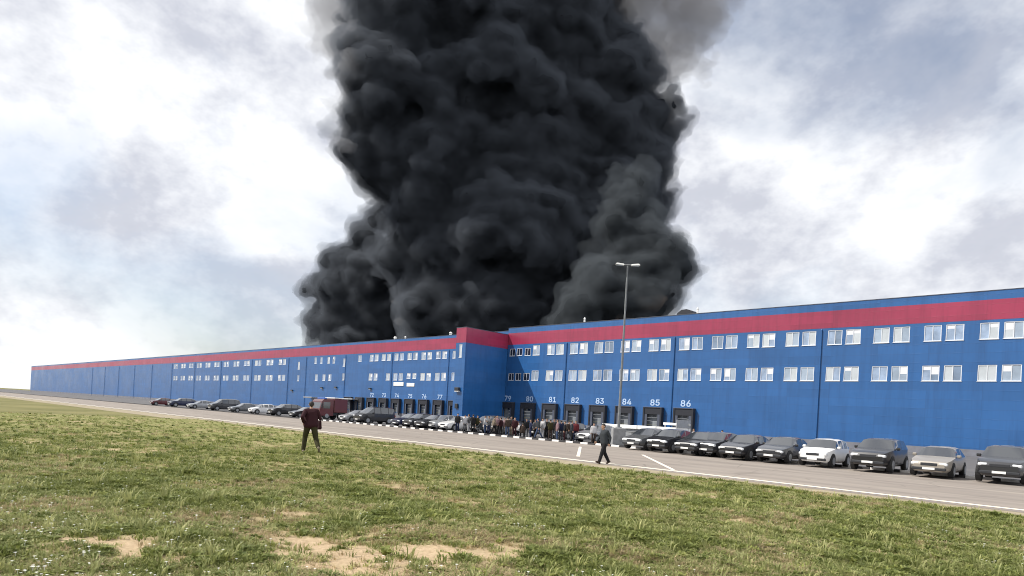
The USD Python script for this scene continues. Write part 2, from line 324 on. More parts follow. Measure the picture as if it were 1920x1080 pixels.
# right wing: docks every 5.83 m, a pair of windows over each on two storeys
for i in range(0, 18):
    xd = -92.8 + 5.76 * i
    if xd > 8: break
    num = 79 + i
    dock_here = i < 8
    if dock_here: dockR.append((xd, str(num))); holesR.append((xd - 1.5, 1.1, xd + 1.5, 4.25))
    for row, (z0, hh) in enumerate(((14.22, 2.0), (9.2, 1.95))):
        if i == 0: cs = [(-92.9, 1.55, 1.5), (-90.9, 1.55, 1.5)]
        elif i == 1: cs = [(-88.6, 1.6, 1.5), (-86.3, 1.8, hh)]
        else: cs = [(xd - 1.2, 1.86, hh), (xd + 1.12, 1.86, hh)]
        for c, w_, h_ in cs:
            c += .35
            if c > 11: continue
            winR.append((c, z0, w_, h_, 'panedark' if h_ == 1.5 else 'pane')); holesR.append((c - w_/2, z0, c + w_/2, z0 + h_))
XR1 = 14.0
obj('wall', wall_with_holes(-94, XR1, 0, 16.55, holesR, YR, .35), M['blue'], wh)
MB().box(-94, XR1, YR - .012, YR + .35, 16.553, 18.95).build('red_stripe', M['red'], wh)
MB().box(-94, XR1, YR - .002, YR + .35, 18.953, 20.0).build('parapet', M['blue'], wh)
MB().box(-94, XR1, YR - .05, YR + .40, 20.003, 20.09).build('parapet_cap', M['dockgrey'], wh)
MB().box(-94, XR1, YR - .05, YR - .003, .09, .95).build('plinth', M['plinth'], wh)
for w_ in winR: window(w_[0], w_[1], w_[2], w_[3], YR, w_[4], 2)
for xd, n_ in dockR: dock(xd, YR, n_)
# left wing
holesL, winL, dockL = [], [], []
for i in range(0, 9):
    xd = -114.4 - 5.76 * i
    dockL.append((xd, None if i in (0, 7, 8) else str(79 - i - 1))); holesL.append((xd - 1.5, 1.1, xd + 1.5, 4.25))
def addL(c, z0, w_, h_): winL.append((c, z0, w_, h_)); holesL.append((c - w_/2, z0, c + w_/2, z0 + h_))
addL(-115.6, 14.7, 1.3, 1.75); addL(-115.6, 9.5, 1.3, 1.8)
for i in range(1, 8):
    xd = -114.6 - 5.76 * i
    for s in (-1.25, 1.15):
        if not (i == 7 and s > 0): addL(xd + s, 14.7, 1.7, 1.75)
        if i in (1, 2, 4, 5, 6) and not (i == 5 and s < 0): addL(xd + s, 9.5, 1.7, 1.8)
        if i == 3: addL(xd + s, 9.9, 1.5, 1.4)
addL(-164.5, 13.4, 1.1, 2.3); addL(-164.5, 9.5, 1.1, 1.9)
for xc in (-170.2, -173.2, -177.5, -181): addL(xc, 14.5, 1.3, 1.9)
for xc in (-172, -175.5, -180): addL(xc, 9.3, 1.6, 1.9)
addL(-191.5, 12.9, 1.2, 2.4); addL(-191.5, 9.2, 1.2, 1.8)
for i in range(12):
    for s in (-1.4, 1.4):
        addL(-203 - 9.2 * i + s, 14.6, 2.2, 1.8); addL(-203 - 9.2 * i + s, 9.4, 2.2, 1.8)
XL0 = -640.0
obj('wall', wall_with_holes(XL0, -97, 0, 16.95, holesL, YL, .35), M['blue'], wh)
MB().box(XL0, -97, YL - .012, YL + .35, 16.953, 19.55).build('red_stripe', M['red'], wh)
MB().box(XL0, -97, YL - .002, YL + .35, 19.553, 20.2).build('parapet', M['blue'], wh)
MB().box(XL0, -97, YL - .05, YL + .40, 20.203, 20.29).build('parapet_cap', M['dockgrey'], wh)
MB().box(XL0, -97, YL - .05, YL - .003, .09, .95).build('plinth', M['plinth'], wh)
for w_ in winL: window(w_[0], w_[1], w_[2], w_[3], YL, 'pane', 2)
for xd, n_ in dockL: dock(xd, YL, n_)
for xc, z0, w_, h_ in ((-137.2, 8.0, 4.4, 1.0), (-132.0, 7.9, 3.2, .9)):
    MB().cbox(xc - w_/2, xc + w_/2, YL - .12, YL - .002, z0, z0 + h_, .03).build('white_sign', M['white'], wh)
# entrance canopies and wall lamps of the left wing
for xc in (-157.5, -165.0, -180.0):
    c_ = MB().cbox(xc - 2.6, xc + 2.6, YL - 2.6, YL - .002, 3.9, 4.25, .05).build('canopy', M['galv'], wh)
    MB().box(xc - 1.2, xc + 1.2, YL - .06, YL - .003, 1.0, 3.6).build('entrance_door', M['panedark'], wh)
for xc, z0 in ((-150, 7.0), (-168, 7.2), (-176, 7.0), (-195, 6.0)):
    l_ = MB().cbox(xc - .5, xc + .5, YL - .5, YL - .002, z0, z0 + .35, .04).build('wall_lamp', M['darkmetal'], wh)
    MB().cbox(xc - .45, xc + .45, YL - .46, YL - .04, z0 - .08, z0 - .002, .02).build('lamp_cover', M['white'], l_)
# the stair tower that juts out between the wings
XT0, XT1, ZT = -96.9, -94.0, 18.65
th = [(-95.85, 12.8, -95.05, 15.4), (-95.85, 7.7, -95.05, 10.2)]
obj('tower_wall', wall_with_holes(XT0, XT1, 0, 15.7, [th[0]], YT, .3), M['blue'], wh)
MB().box(XT0, XT0 + .3, YT + .303, YL, 0, 15.7).build('tower_wall', M['blue'], wh)
MB().box(XT1 - .3, XT1, YT + .303, YR - .055, 0, 15.7).build('tower_wall', M['blue'], wh)
MB().box(XT0 - .01, XT1 + .01, YT - .012, YT + .3, 15.703, ZT).box(XT0 - .01, XT0 + .3, YT + .303, YL - .06, 15.703, ZT).box(XT1 - .3, XT1 + .01, YT + .303, YR - .06, 15.703, ZT).build('tower_stripe', M['red'], wh)
MB().box(XT0 - .04, XT1 + .04, YT - .05, YL - .07, ZT + .003, ZT + .1).build('tower_cap', M['dockgrey'], wh)
window(-95.45, 12.8, .8, 2.6, YT, 'pane', 1)
l_ = MB().cbox(-96.1, -94.9, YT - .55, YT - .002, 6.2, 6.9, .05).build('wall_lamp', M['darkmetal'], wh); MB().cbox(-96.1, -94.9, YT - .5, YT - .05, 6.05, 6.195, .02).build('lamp_cover', M['white'], l_)
MB().cbox(-96.0, -95.2, YT - .3, YT - .002, 2.8, 3.7, .05).build('vent_box', M['darkmetal'], wh)
for k_ in range(5):
    xp = -78.1 + 23.04 * k_
    if xp < 12: MB().tube([(xp, YR - .12, .1), (xp, YR - .12, 16.3), (xp, YR + .1, 16.5)], .07, 8).build('downpipe', M['blue'], wh, smooth=40)
for k_ in range(14):
    xp = -117.5 - 23.04 * k_ if k_ < 4 else -198.4 - 27.6 * (k_ - 4)
    MB().tube([(xp, YL - .12, .1), (xp, YL - .12, 16.6), (xp, YL + .1, 16.8)], .07, 8).build('downpipe', M['blue'], wh, smooth=40)
# roofs and what stands on them
MB().box(-94, XR1, YR + .36, 240, 19.0, 19.4).build('roof', M['roof'], wh)
MB().box(XL0, -94.01, YL + .36, 240, 19.0, 19.4).build('roof', M['roof'], wh)
MB().box(XL0 - .3, XL0 - .01, YL + .02, 240, 0, 19.9).build('end_wall', M['blue'], wh)
MB().box(XR1 + .01, XR1 + .3, YR + .02, 240, 0, 19.7).build('end_wall', M['blue'], wh)
def hood(px, w_, h_, Y, base):
    X = x_on(px, Y, 20.0); m_ = MB()
    pr = [(-.5, 0), (.5, 0), (.5, .45), (.36, .85), (.1, 1.0), (-.2, .95), (-.42, .7), (-.5, .4)]
    t = trimesh.creation.extrude_polygon(Polygon([(a * w_, c * h_) for a, c in pr]), w_ * .8); v = t.vertices
    m_.add(np.stack([X + v[:, 0], Y + v[:, 2], base + v[:, 1]], 1), t.faces[:, ::-1])
    mm = trimesh.Trimesh(*m_.mesh()); mm.fix_normals(); obj('roof_ventilator', mm, M['dockdark'], wh)
hood(1283, 3.1, 1.75, YR + 1.2, 19.41); hood(1245, 1.6, .7, YR + 4, 19.41); hood(1050, 2.0, .9, YR + 6, 19.41)
for px, Y, r in ((741, YL + .8, .5), (845, YL + .5, .42), (760, YL + 1.2, .25), (1096, YR + .8, .22), (1308, YR + .6, .22)):
    X = x_on(px, Y, 20.3); m_ = MB().cyl((X, Y, 20.1), (0, 0, 1), r * .7, 1.4, 12); m_.cyl((X, Y, 20.95), (0, 0, 1), r, .3, 12, r * .5); m_.build('roof_vent_pipe', M['white'], wh, smooth=40)

# ------------------------------------------------------------------ smoke: billowing clouds, a dense dark core inside a thin soft shell
def surface_net(field, iso, origin, h):
    "closed quad mesh of field < iso on a regular grid (naive surface nets)"
    s = field < iso
    nx, ny, nz = field.shape
    acc = np.zeros((nx - 1, ny - 1, nz - 1, 3), np.float32); cnt = np.zeros((nx - 1, ny - 1, nz - 1), np.float32)
    def cs(a, d): return slice(d, a - 1 + d)
    for ax in range(3):
        for o1 in (0, 1):
            for o2 in (0, 1):
                o = [o1, o2]; o.insert(ax, 0); e = list(o); e[ax] = 1
                A = field[cs(nx, o[0]), cs(ny, o[1]), cs(nz, o[2])]; B = field[cs(nx, e[0]), cs(ny, e[1]), cs(nz, e[2])]
                cross = (A < iso) != (B < iso)
                t = np.clip((iso - A) / np.where(np.abs(B - A) < 1e-6, 1e-6, B - A), 0, 1)
                for k in range(3):
                    acc[..., k] += np.where(cross, t if k == ax else o[k], 0)
                cnt += cross
    act = cnt > 0
    idx = np.full(act.shape, -1, np.int64); idx[act] = np.arange(act.sum())
    ijk = np.argwhere(act); v = (ijk + acc[act] / cnt[act][:, None]) * h + origin
    quads = []
    for ax in range(3):
        u, w = (ax + 1) % 3, (ax + 2) % 3
        a = np.take(s, range(0, s.shape[ax] - 1), ax); b = np.take(s, range(1, s.shape[ax]), ax)
        for flip, sel in ((False, a & ~b), (True, ~a & b)):
            e = np.argwhere(sel)
            e = e[(e[:, u] > 0) & (e[:, w] > 0) & (e[:, u] < s.shape[u] - 1) & (e[:, w] < s.shape[w] - 1)]
            c = []
            for du, dw in ((-1, -1), (0, -1), (0, 0), (-1, 0)):
                q = e.copy(); q[:, u] += du; q[:, w] += dw; c.append(idx[q[:, 0], q[:, 1], q[:, 2]])
            c = np.stack(c, 1); quads.append(c[:, ::-1] if flip else c)
    return v, np.vstack(quads)

SMOKE_TONES = {}
def billow(blobs, seed, h, n2=26, n3=9, r2=(.22, .42), r3=(.25, .5), noise=.9, warp=(16.0, 5.0), calm=None):
    "blobs: (px, py, radius in px, depth) -> distance field grid in metres (camera-frame axes right, up, away turned into the world)"
    g = np.random.default_rng(seed); S = []
    for (px, py, rp, zd) in blobs:
        c = at_depth(px, py, zd); R = rp * zd / FPX
        S.append((*c, R))
        k = int(n2 * max(.5, min(2.2, R / 12)))
        if calm: k = int(k * np.interp(px, calm, (1, .35)))
        for _ in range(k):
            d = g.normal(size=3); d -= F * max(0, d @ F) * .9; d /= np.linalg.norm(d)
            q = R * g.uniform(*r2); c2 = c + d * (R - q * g.uniform(.35, .75)); S.append((*c2, q))
            for _ in range(n3):
                d3 = d + g.normal(size=3) * .75; d3 /= np.linalg.norm(d3)
                q3 = q * g.uniform(*r3); S.append((*(c2 + d3 * (q - q3 * .35)), q3))
    S = np.array(S); pad = 8 * h
    lo = (S[:, :3] - S[:, 3:]).min(0) - pad; hi = (S[:, :3] + S[:, 3:]).max(0) + pad
    lo[2] = max(lo[2], 4.0)
    n = np.ceil((hi - lo) / h).astype(int) + 1
    fld = np.full(n, 9.0, np.float32)
    ax = [lo[k] + h * np.arange(n[k]) for k in range(3)]
    for X, Y, Z, r in S:
        reach = r + 6 * h
        i = [np.searchsorted(ax[k], c - reach) for k, c in enumerate((X, Y, Z))]; j = [np.searchsorted(ax[k], c + reach) for k, c in enumerate((X, Y, Z))]
        if min(b - a for a, b in zip(i, j)) <= 0: continue
        d = np.sqrt((ax[0][i[0]:j[0]] - X)[:, None, None]**2 + (ax[1][i[1]:j[1]] - Y)[None, :, None]**2 + (ax[2][i[2]:j[2]] - Z)[None, None, :]**2) - r
        w = fld[i[0]:j[0], i[1]:j[1], i[2]:j[2]]
        np.minimum(w, d, out=w)
    fld = np.minimum(fld, 6 * h)
    fld = ndimage.gaussian_filter(fld, .75)
    # turbulence: bend the cloud of spheres with two scales of curling displacement
    cs_ = np.maximum(2, (np.array(fld.shape) * h / 2.2).astype(int)); cg = np.stack(np.meshgrid(*[np.linspace(lo[k], lo[k] + h * (fld.shape[k] - 1), cs_[k]) for k in range(3)], indexing='ij'), -1)
    ci = np.meshgrid(*[np.arange(q, dtype=np.float32) for q in fld.shape], indexing='ij')
    wp = []
    for k in range(3):
        dsp = (meshkit.fbm(cg / 19.0, 2, seed + 70 + k) - .5) * warp[0] + (meshkit.fbm(cg / 7.0, 2, seed + 80 + k) - .5) * warp[1]
        big = ndimage.zoom(dsp.astype(np.float32), np.array(fld.shape) / cs_, order=1)
        wp.append(ci[k] + big[:fld.shape[0], :fld.shape[1], :fld.shape[2]] / h)
    fld = ndimage.map_coordinates(fld, wp, order=1, mode='nearest')
    near = np.abs(fld) < 5 * h
    P = np.argwhere(near) * h + lo
    crease = lambda q, sd: np.abs(2 * meshkit.noise(q, sd) - 1)
    fld[near] -= ((crease(P / 6.5, seed) - .35) * 3.4 + (crease(P / 2.7, seed + 5) - .35) * 1.5 + (meshkit.noise(P / 1.5, seed + 9) - .5) * .6).astype(np.float32) * noise
    fld[:, :, 0] = 6 * h
    fld[[0, -1]] = 6 * h; fld[:, [0, -1]] = 6 * h; fld[:, :, -1] = 6 * h
    return fld, lo

def smoke_mats(name, core, vol, dens):
    c = mat(name + '_core', core, .95, spec=0.0)
    v = [usdkit.material(stage, f'/World/Looks/{name}_air_{k}', {'v': ('principled_volume', {'color': vol, 'density': dens * q})}, [], volume='v.volume') for k, q in (('inner', 1.0), ('outer', .32))]
    return c, v
def smoke(label, blobs, seed, h, mats, gap, veil=2.2, **kw):
    fld, lo = billow(blobs, seed, h, **kw)
    t = thing('smoke_plume', label, 'smoke')
    obj('billow', surface_net(fld, -gap, lo, h), mats[0], t, smooth=True)
    obj('soft_edge', surface_net(fld, 0.0, lo, h), mats[1][0], t, smooth=True)
    near = np.abs(fld - veil) < 3.5 * h; P = np.argwhere(near) * h + lo
    fld[near] -= ((meshkit.fbm(P / 7.0, 3, seed + 33) - .5) * 6.5).astype(np.float32)
    fld[[0, -1]] = 6 * h; fld[:, [0, -1]] = 6 * h; fld[:, :, [0, -1]] = 6 * h
    obj('thin_edge', surface_net(fld, veil, lo, h), mats[1][1], t, smooth=True)
    return t
def wisp(label, blobs, seed, h, dens, col, **kw):
    fld, lo = billow(blobs, seed, h, **kw)
    v = usdkit.material(stage, f'/World/Looks/wisp_{seed}', {'v': ('principled_volume', {'color': col, 'density': dens})}, [], volume='v.volume')
    p = obj('thin_smoke', surface_net(fld, 0.0, lo, h), v, None, smooth=True)
    return tag(p, label, 'smoke')

black = smoke_mats('black_smoke', (.0095, .0113, .0142), (.19, .212, .245), .26)
grey = smoke_mats('grey_smoke', (.0095, .0118, .0140), (.165, .187, .207), .26)
MAIN = [(800,60,125),(950,40,180),(1035,60,112),(760,190,112),(900,200,190),(1075,190,140),(1125,270,118),(725,265,78),(800,330,105),(950,350,190),
        (1130,345,108),(1195,395,52),(800,440,80),(930,480,165),(1060,480,120),(810,540,66),(920,600,140),(1010,600,90),(800,600,48),(1000,-70,160),(830,-70,110),(720,40,40)]
zs = [238,262,246,236,258,262,262,234,240,262,262,258,238,260,262,238,258,258,240,262,246,240]
smoke('huge black smoke column rising behind the middle of the warehouse', [(*b, z) for b, z in zip(MAIN, zs)], 11, 1.05, black, 2.6, n2=28, n3=7, calm=(820, 1040), noise=1.0, warp=(15, 6))
LEFTB = [(590,605,30),(640,565,52),(690,520,55),(688,455,36),(712,405,28),(645,490,40),(576,546,15),(700,590,60),(650,620,60),(735,570,40),(580,625,18),(610,540,20)]
smoke('smaller black smoke column behind the far left wing of the warehouse', [(*b, 285) for b in LEFTB], 12, 1.1, black, 2.4, n2=22, n3=7, warp=(10, 6), noise=1.0)
RIGHTB = [(1205,342,26),(1180,392,40),(1222,405,28),(1160,440,46),(1200,480,66),(1258,500,40),(1130,540,60),(1200,560,70),(1095,585,46),(1245,560,34),(1070,610,40)]
smoke('dark grey smoke billow in front of the black column, behind the lamp post', [(*b, 208) for b in RIGHTB], 13, .9, grey, 2.3, n2=20, n3=7, warp=(13, 7), noise=1.0)
wisp('pale grey smoke puffs catching the sun on the left flank of the black column', [(662,142,30,217),(676,114,24,217),(648,172,24,218),(634,256,25,219),(646,286,20,219),(668,58,30,217),(638,215,20,220)], 14, .75, .075, (.60, .61, .64), n2=22, warp=(16, 9), noise=1.6)
wisp('thin grey smoke veil at the upper left of the black column', [(640,40,62,250),(625,100,44,250),(650,-30,70,250),(610,60,30,250)], 15, 1.2, .05, (.42, .42, .44), n2=18, warp=(22, 9), noise=1.8)
wisp('thin brownish grey smoke veil at the upper right of the black column', [(1270,60,80,280),(1290,-20,80,280),(1160,30,95,275),(1215,90,62,275),(1190,150,50,275),(1250,40,50,275),(1150,-60,110,275),(1200,200,30,275)], 16, 1.5, .045, (.46, .425, .40), n2=18, warp=(26, 10), noise=2.2)
wisp('pale smoke strands low on the seam between the two black columns', [(746,572,9,262),(752,604,12,262),(742,540,6,262)], 17, .7, .15, (.6, .58, .57), n2=10, warp=(5, 3))
wisp('brownish smoke low behind the roof edge by the lamp post', [(1200,575,26,200),(1228,560,22,200),(1180,590,20,200)], 18, .8, .07, (.50, .43, .38), n2=10, warp=(6, 3))

# ------------------------------------------------------------------ street furniture
lamp_x = x_on(1158, KY + 1.0, 0.09)
lp = thing('street_lamp', 'tall grey twin-headed lamp post on a concrete block among the parked cars', 'street lamp', (lamp_x, KY + 1.0, .09), math.radians(44.3))
wl = np.linalg.norm(np.array([lamp_x, KY + 1]) )
LH = 13.9
MB().cbox(-.5, .5, -.45, .45, 0, 1.35, .05).build('concrete_base', M['concrete'], lp)
MB().cyl((0, 0, 1.39), (0, 0, 1), .24, .07, 16).build('base_plate', M['galv'], lp)
MB().tube([(0, 0, 1.425), (0, 0, 5), (0, 0, LH)], [.11, .095, .06], 12).build('pole', M['polegrey'], lp, smooth=40)
MB().tube([(-.75, 0, LH + .02), (0, 0, LH + .09), (.75, 0, LH + .02)], .04, 8).build('cross_arm', M['galv'], lp, smooth=40)
for s in (-1, 1):
    h_ = trimesh.convex.convex_hull(np.array([(s * x_, y_, z_) for x_, y_, z_ in [(.28, -.13, .03), (.28, .13, .03), (.95, -.16, .08), (.95, .16, .08), (.3, -.08, .15), (.3, .08, .15), (.85, -.1, .2), (.85, .1, .2)]]) + [0, 0, LH - .02])
    hd = obj('lamp_head', h_, M['white'], lp)
    MB().box(min(s * .4, s * .88), max(s * .4, s * .88), -.1, .1, LH - .012, LH + .015).build('lens', M['pane'], hd)

# a long flatbed trailer parked behind the cars
ty = KY + 7.5
tx0, tx1 = x_on(1128, ty, 1.2), x_on(1268, ty, 1.2)
tr = thing('flatbed_trailer', 'long pale flatbed trailer standing behind the parked cars near the lamp post', 'trailer', ((tx0 + tx1) / 2, ty, .09))
L2 = (tx1 - tx0) / 2
for k_ in range(4):
    w4 = 2 * L2 / 4; MB().cbox(-L2 + k_ * w4, -L2 + (k_ + 1) * w4 - .06, 0, 2.45, 1.26, 1.58, .02).build('side_board', M['white'], tr)
MB().box(-L2 + .1, L2 - .1, .15, 2.3, .98, 1.255).build('deck', M['galv'], tr)
MB().box(-L2 + .3, L2 - .3, .55, .75, .7, .975).box(-L2 + .3, L2 - .3, 1.7, 1.9, .7, .975).build('chassis', M['darkmetal'], tr)
MB().cbox(L2 - .12, L2 - .02, .1, 2.35, 1.585, 2.25, .02).build('headboard', M['galv'], tr)
MB().cbox(-L2 + 1.5, L2 - .2, .02, .06, .45, .93, .01).build('side_guard', M['galv'], tr)
for xw in (-L2 + 1.2, -L2 + 2.4, L2 - 2.0):
    for yw in (.25, 2.2):
        w_ = MB().cyl((xw, yw, .42), (0, 1, 0), .42, .3, 18).build('wheel', M['black'], tr, smooth=40)
        MB().cyl((xw, yw - .16 if yw < 1 else yw + .16, .42), (0, 1, 0), .22, .03, 14).build('rim', M['galv'], w_)
px1 = x_on(1262, KY + 9, 1.8)
gb = thing('barrier', 'short white bar barrier standing beyond the right end of the trailer', 'barrier', (px1, KY + 9.5, .09))
MB().cbox(-1.3, 1.3, 0, .12, 1.78, 1.98, .02).build('bar', M['white'], gb)
for s in (-1.1, 1.1): MB().cbox(s - .05, s + .05, .015, .105, 0, 1.779, .01).build('post', M['galv'], gb)

# ------------------------------------------------------------------ cars
glass = mat('car_glass', (.03, .034, .04), .06, spec=1.0, coat=.8)
tyre_m, rim_m = M['black'], mat('wheel_rim', (.32, .33, .34), .35, metal=.7)
lampglass = mat('headlamp_glass', (.62, .64, .66), .1, spec=.8)
redlamp = mat('tail_lamp', (.25, .012, .012), .2)
plate_m = mat('number_plate', (.7, .7, .68), .5)
PAINT = {n: mat('paint_' + n, c, r, metal=m_, coat=.6) for n, c, r, m_ in (
    ('black', (.010, .010, .012), .3, 0), ('charcoal', (.030, .031, .035), .32, .3), ('silver', (.36, .37, .38), .32, .5), ('white', (.70, .70, .69), .3, 0),
    ('grey', (.13, .135, .14), .32, .4), ('navy', (.010, .014, .04), .3, .1), ('red', (.075, .012, .016), .5, 0), ('beige', (.32, .29, .25), .35, .3), ('brown', (.055, .035, .028), .35, .3))}
# side profiles: length, width, stations (y, z bottom, z belt, z roof), nose at y = 0
CARS = {
 'sedan': (4.55, 1.78, [(0, .32, .58, .58), (.08, .24, .70, .70), (.45, .20, .80, .80), (1.25, .18, .93, .93), (1.32, .18, .94, .96), (2.05, .18, .95, 1.40), (2.15, .18, .95, 1.42), (2.85, .18, .96, 1.46), (2.95, .18, .96, 1.46), (3.45, .18, .97, 1.37), (3.95, .19, 1.00, 1.03), (4.05, .2, 1.0, 1.0), (4.45, .26, .98, .98), (4.55, .34, .86, .86)], (.86, 3.62)),
 'suv': (4.6, 1.9, [(0, .40, .75, .75), (.08, .30, .92, .92), (.5, .26, 1.05, 1.05), (1.2, .25, 1.12, 1.12), (1.27, .25, 1.12, 1.15), (1.9, .25, 1.14, 1.62), (2.0, .25, 1.14, 1.65), (2.75, .25, 1.15, 1.70), (2.85, .25, 1.15, 1.70), (3.7, .26, 1.17, 1.66), (3.8, .26, 1.17, 1.65), (4.35, .27, 1.18, 1.50), (4.53, .32, 1.10, 1.12), (4.6, .40, .95, .95)], (.92, 3.7)),
 'hatch': (3.95, 1.72, [(0, .32, .62, .62), (.07, .24, .75, .75), (.4, .2, .85, .85), (.95, .18, .95, .95), (1.02, .18, .96, .98), (1.7, .18, .98, 1.44), (1.8, .18, .98, 1.46), (2.45, .18, .99, 1.50), (2.55, .18, .99, 1.50), (3.2, .18, 1.0, 1.45), (3.3, .18, 1.0, 1.43), (3.75, .22, 1.02, 1.20), (3.9, .28, .98, 1.0), (3.95, .36, .85, .85)], (.75, 3.2)),
 'van': (4.9, 1.95, [(0, .38, .80, .80), (.07, .28, .98, .98), (.45, .24, 1.10, 1.10), (.85, .22, 1.18, 1.18), (.92, .22, 1.18, 1.22), (1.75, .22, 1.20, 1.84), (1.85, .22, 1.20, 1.88), (2.65, .22, 1.20, 1.95), (2.75, .22, 1.2, 1.95), (3.75, .22, 1.2, 1.95), (3.85, .22, 1.2, 1.94), (4.6, .24, 1.2, 1.88), (4.84, .3, 1.15, 1.20), (4.9, .4, 1.0, 1.0)], (.92, 3.85)),
}
def car_shell(kind):
    L, W, st, axles = CARS[kind]; rings = []
    for (y_, z0, zb, zr) in st:
        e = min(y_, L - y_); w = W / 2 * (1 - .26 * math.exp(-e / .22))
        cab = (zr - zb) > .15; wr = w * (.80 if cab else .93)
        zm = z0 + (zb - z0) * .55; top = max(zr, zb + .001)
        half = [(.0, z0), (.80 * w, z0), (w * .97, z0 + .14), (w, zm), (w * .965, zb), (wr, top - (.05 if cab else -.008)), (wr * .72, top + .012), (0, top + .025)]
        rings.append([(x_, y_, z_) for x_, z_ in half] + [(-x_, y_, z_) for x_, z_ in half[-2:0:-1]])
    v = np.array(rings).reshape(-1, 3); n = len(rings[0]); body, win = [], []
    for i in range(len(rings) - 1):
        a, c = st[i], st[i + 1]; ha, hc = a[3] - a[2], c[3] - c[2]
        for j in range(n):
            q = (i * n + j, i * n + (j + 1) % n, (i + 1) * n + (j + 1) % n, (i + 1) * n + j)
            jj = j if j < 7 else 13 - j; gl = False
            pillar = (c[1 - 1] - a[0]) < .12
            if jj == 4 and (ha > .15 or hc > .15) and not pillar and (ha > .03 or hc > .03): gl = True
            if jj in (5, 6) and abs(hc - ha) > .28: gl = True
            (win if gl else body).append(q)
    caps = [tuple(range(n)), tuple(len(v) - n + k for k in range(n))[::-1]]
    tri = [(c[0], c[k], c[k + 1]) for c in caps for k in range(1, n - 1)]
    def tri_of(q): q = np.array(q); return np.vstack([q[:, [0, 1, 2]], q[:, [0, 2, 3]]])
    tb = np.vstack([tri_of(body), np.array(tri)]); tw = tri_of(win)
    full = trimesh.Trimesh(v, np.vstack([tb, tw]), process=False)
    if full.volume < 0: tb, tw = tb[:, ::-1], tw[:, ::-1]
    return (v, tb), (v, tw)
def arrays_sub(m):
    v, f = m; u, inv = np.unique(f, return_inverse=True); return v[u], inv.reshape(f.shape)
def sub(m):
    t = trimesh.Trimesh(*arrays_sub(m), process=False); return t
def make_car(kind, paint, label, loc, rz, group='cars parked along the kerb'):
    L, W, st, axles = CARS[kind]; tall = kind in ('suv', 'van')
    t = thing('parked_car', label, 'car', loc, rz, group)
    body, win = car_shell(kind)
    obj('body', sub(body), PAINT[paint], t, smooth=32); obj('windows', sub(win), glass, t, smooth=32)
    r = .36 if tall else .31; z0 = st[3][1]
    for ya in axles:
        for s in (-1, 1):
            xo = s * (W / 2 - .09)
            MB().cyl((s * (W / 2 - .095), ya, r + .03), (1, 0, 0), r + .07, .20, 20).build('wheel_arch', M['black'], t)
            w_ = MB().cyl((xo, ya, r), (1, 0, 0), r, .23, 20).build('wheel', tyre_m, t, smooth=40)
            MB().cyl((s * (W / 2 + .028), ya, r), (1, 0, 0), r * .66, .02, 16).build('rim', rim_m, w_)
    zh = st[1][2] - (.12 if tall else .09)
    for s in (-1, 1):
        MB().cbox(min(s * W * .24, s * W * .43), max(s * W * .24, s * W * .43), -.02 + .03, .22, zh - .07, zh + .07, .03).build('headlight', lampglass, t)
        MB().cbox(min(s * W * .28, s * W * .42), max(s * W * .28, s * W * .42), L - .2, L + .008, st[-2][2] - .28, st[-2][2] - .08, .03).build('tail_light', redlamp, t)
        ym = 1.55 if kind != 'hatch' else 1.3
        MB().cbox(min(s * W * .48, s * (W * .48 + .2)), max(s * W * .48, s * (W * .48 + .2)), ym, ym + .12, st[4][2] + .0, st[4][2] + .15, .04).build('mirror', PAINT[paint], t)
    MB().cbox(-W * .2, W * .2, -.012, .1, zh - .10, zh + .05, .02).build('grille', M['darkmetal'], t)
    MB().cbox(-W * .40, W * .40, -.03, .15, st[0][1] - .02, st[0][1] + .12, .03).build('bumper', M['darkmetal'], t)
    MB().box(-.26, .26, -.05, -.031, st[0][1] + .01, st[0][1] + .12).build('number_plate', plate_m, t)
    return t
_first = {}
def park(kind, paint, px, label, Y=None, dy=0.0, turn=0.0, X=None):
    Y = KY + .45 + dy if Y is None else Y
    X = x_on(px, Y, .09) if X is None else X
    key = (kind, paint); loc = (X, Y, .09); rz = math.radians(turn)
    if key in _first: return dup(_first[key], label, loc, rz)
    _first[key] = make_car(kind, paint, label, loc, rz); return _first[key]
park('sedan', 'grey', 1182, 'mid grey saloon, nose out, just right of the lamp post', dy=-2.9)
park('hatch', 'black', 1229, 'small black hatchback, second car right of the lamp post', dy=-3.3)
park('sedan', 'black', 1283, 'low black saloon between two hatchbacks right of the lamp post', dy=-3.6)
park('hatch', 'charcoal', 1318, 'charcoal hatchback parked in front of the dock numbered 86', dy=-3.2)
park('sedan', 'black', 1368, 'black saloon standing right of the dock numbered 86', dy=-4.2)
park('sedan', 'charcoal', 1440, 'charcoal saloon left of the only white hatchback at the right', dy=-3.9)
park('hatch', 'white', 1522, 'white hatchback near the right end of the row', dy=-3.9)
park('suv', 'black', 1625, 'black off-road car between the white hatchback and the beige saloon', dy=-4.0)
park('sedan', 'beige', 1740, 'beige saloon near the right edge of the picture', dy=-4.0)
park('suv', 'charcoal', 1872, 'charcoal off-road car at the very right edge of the picture', dy=-4.0)
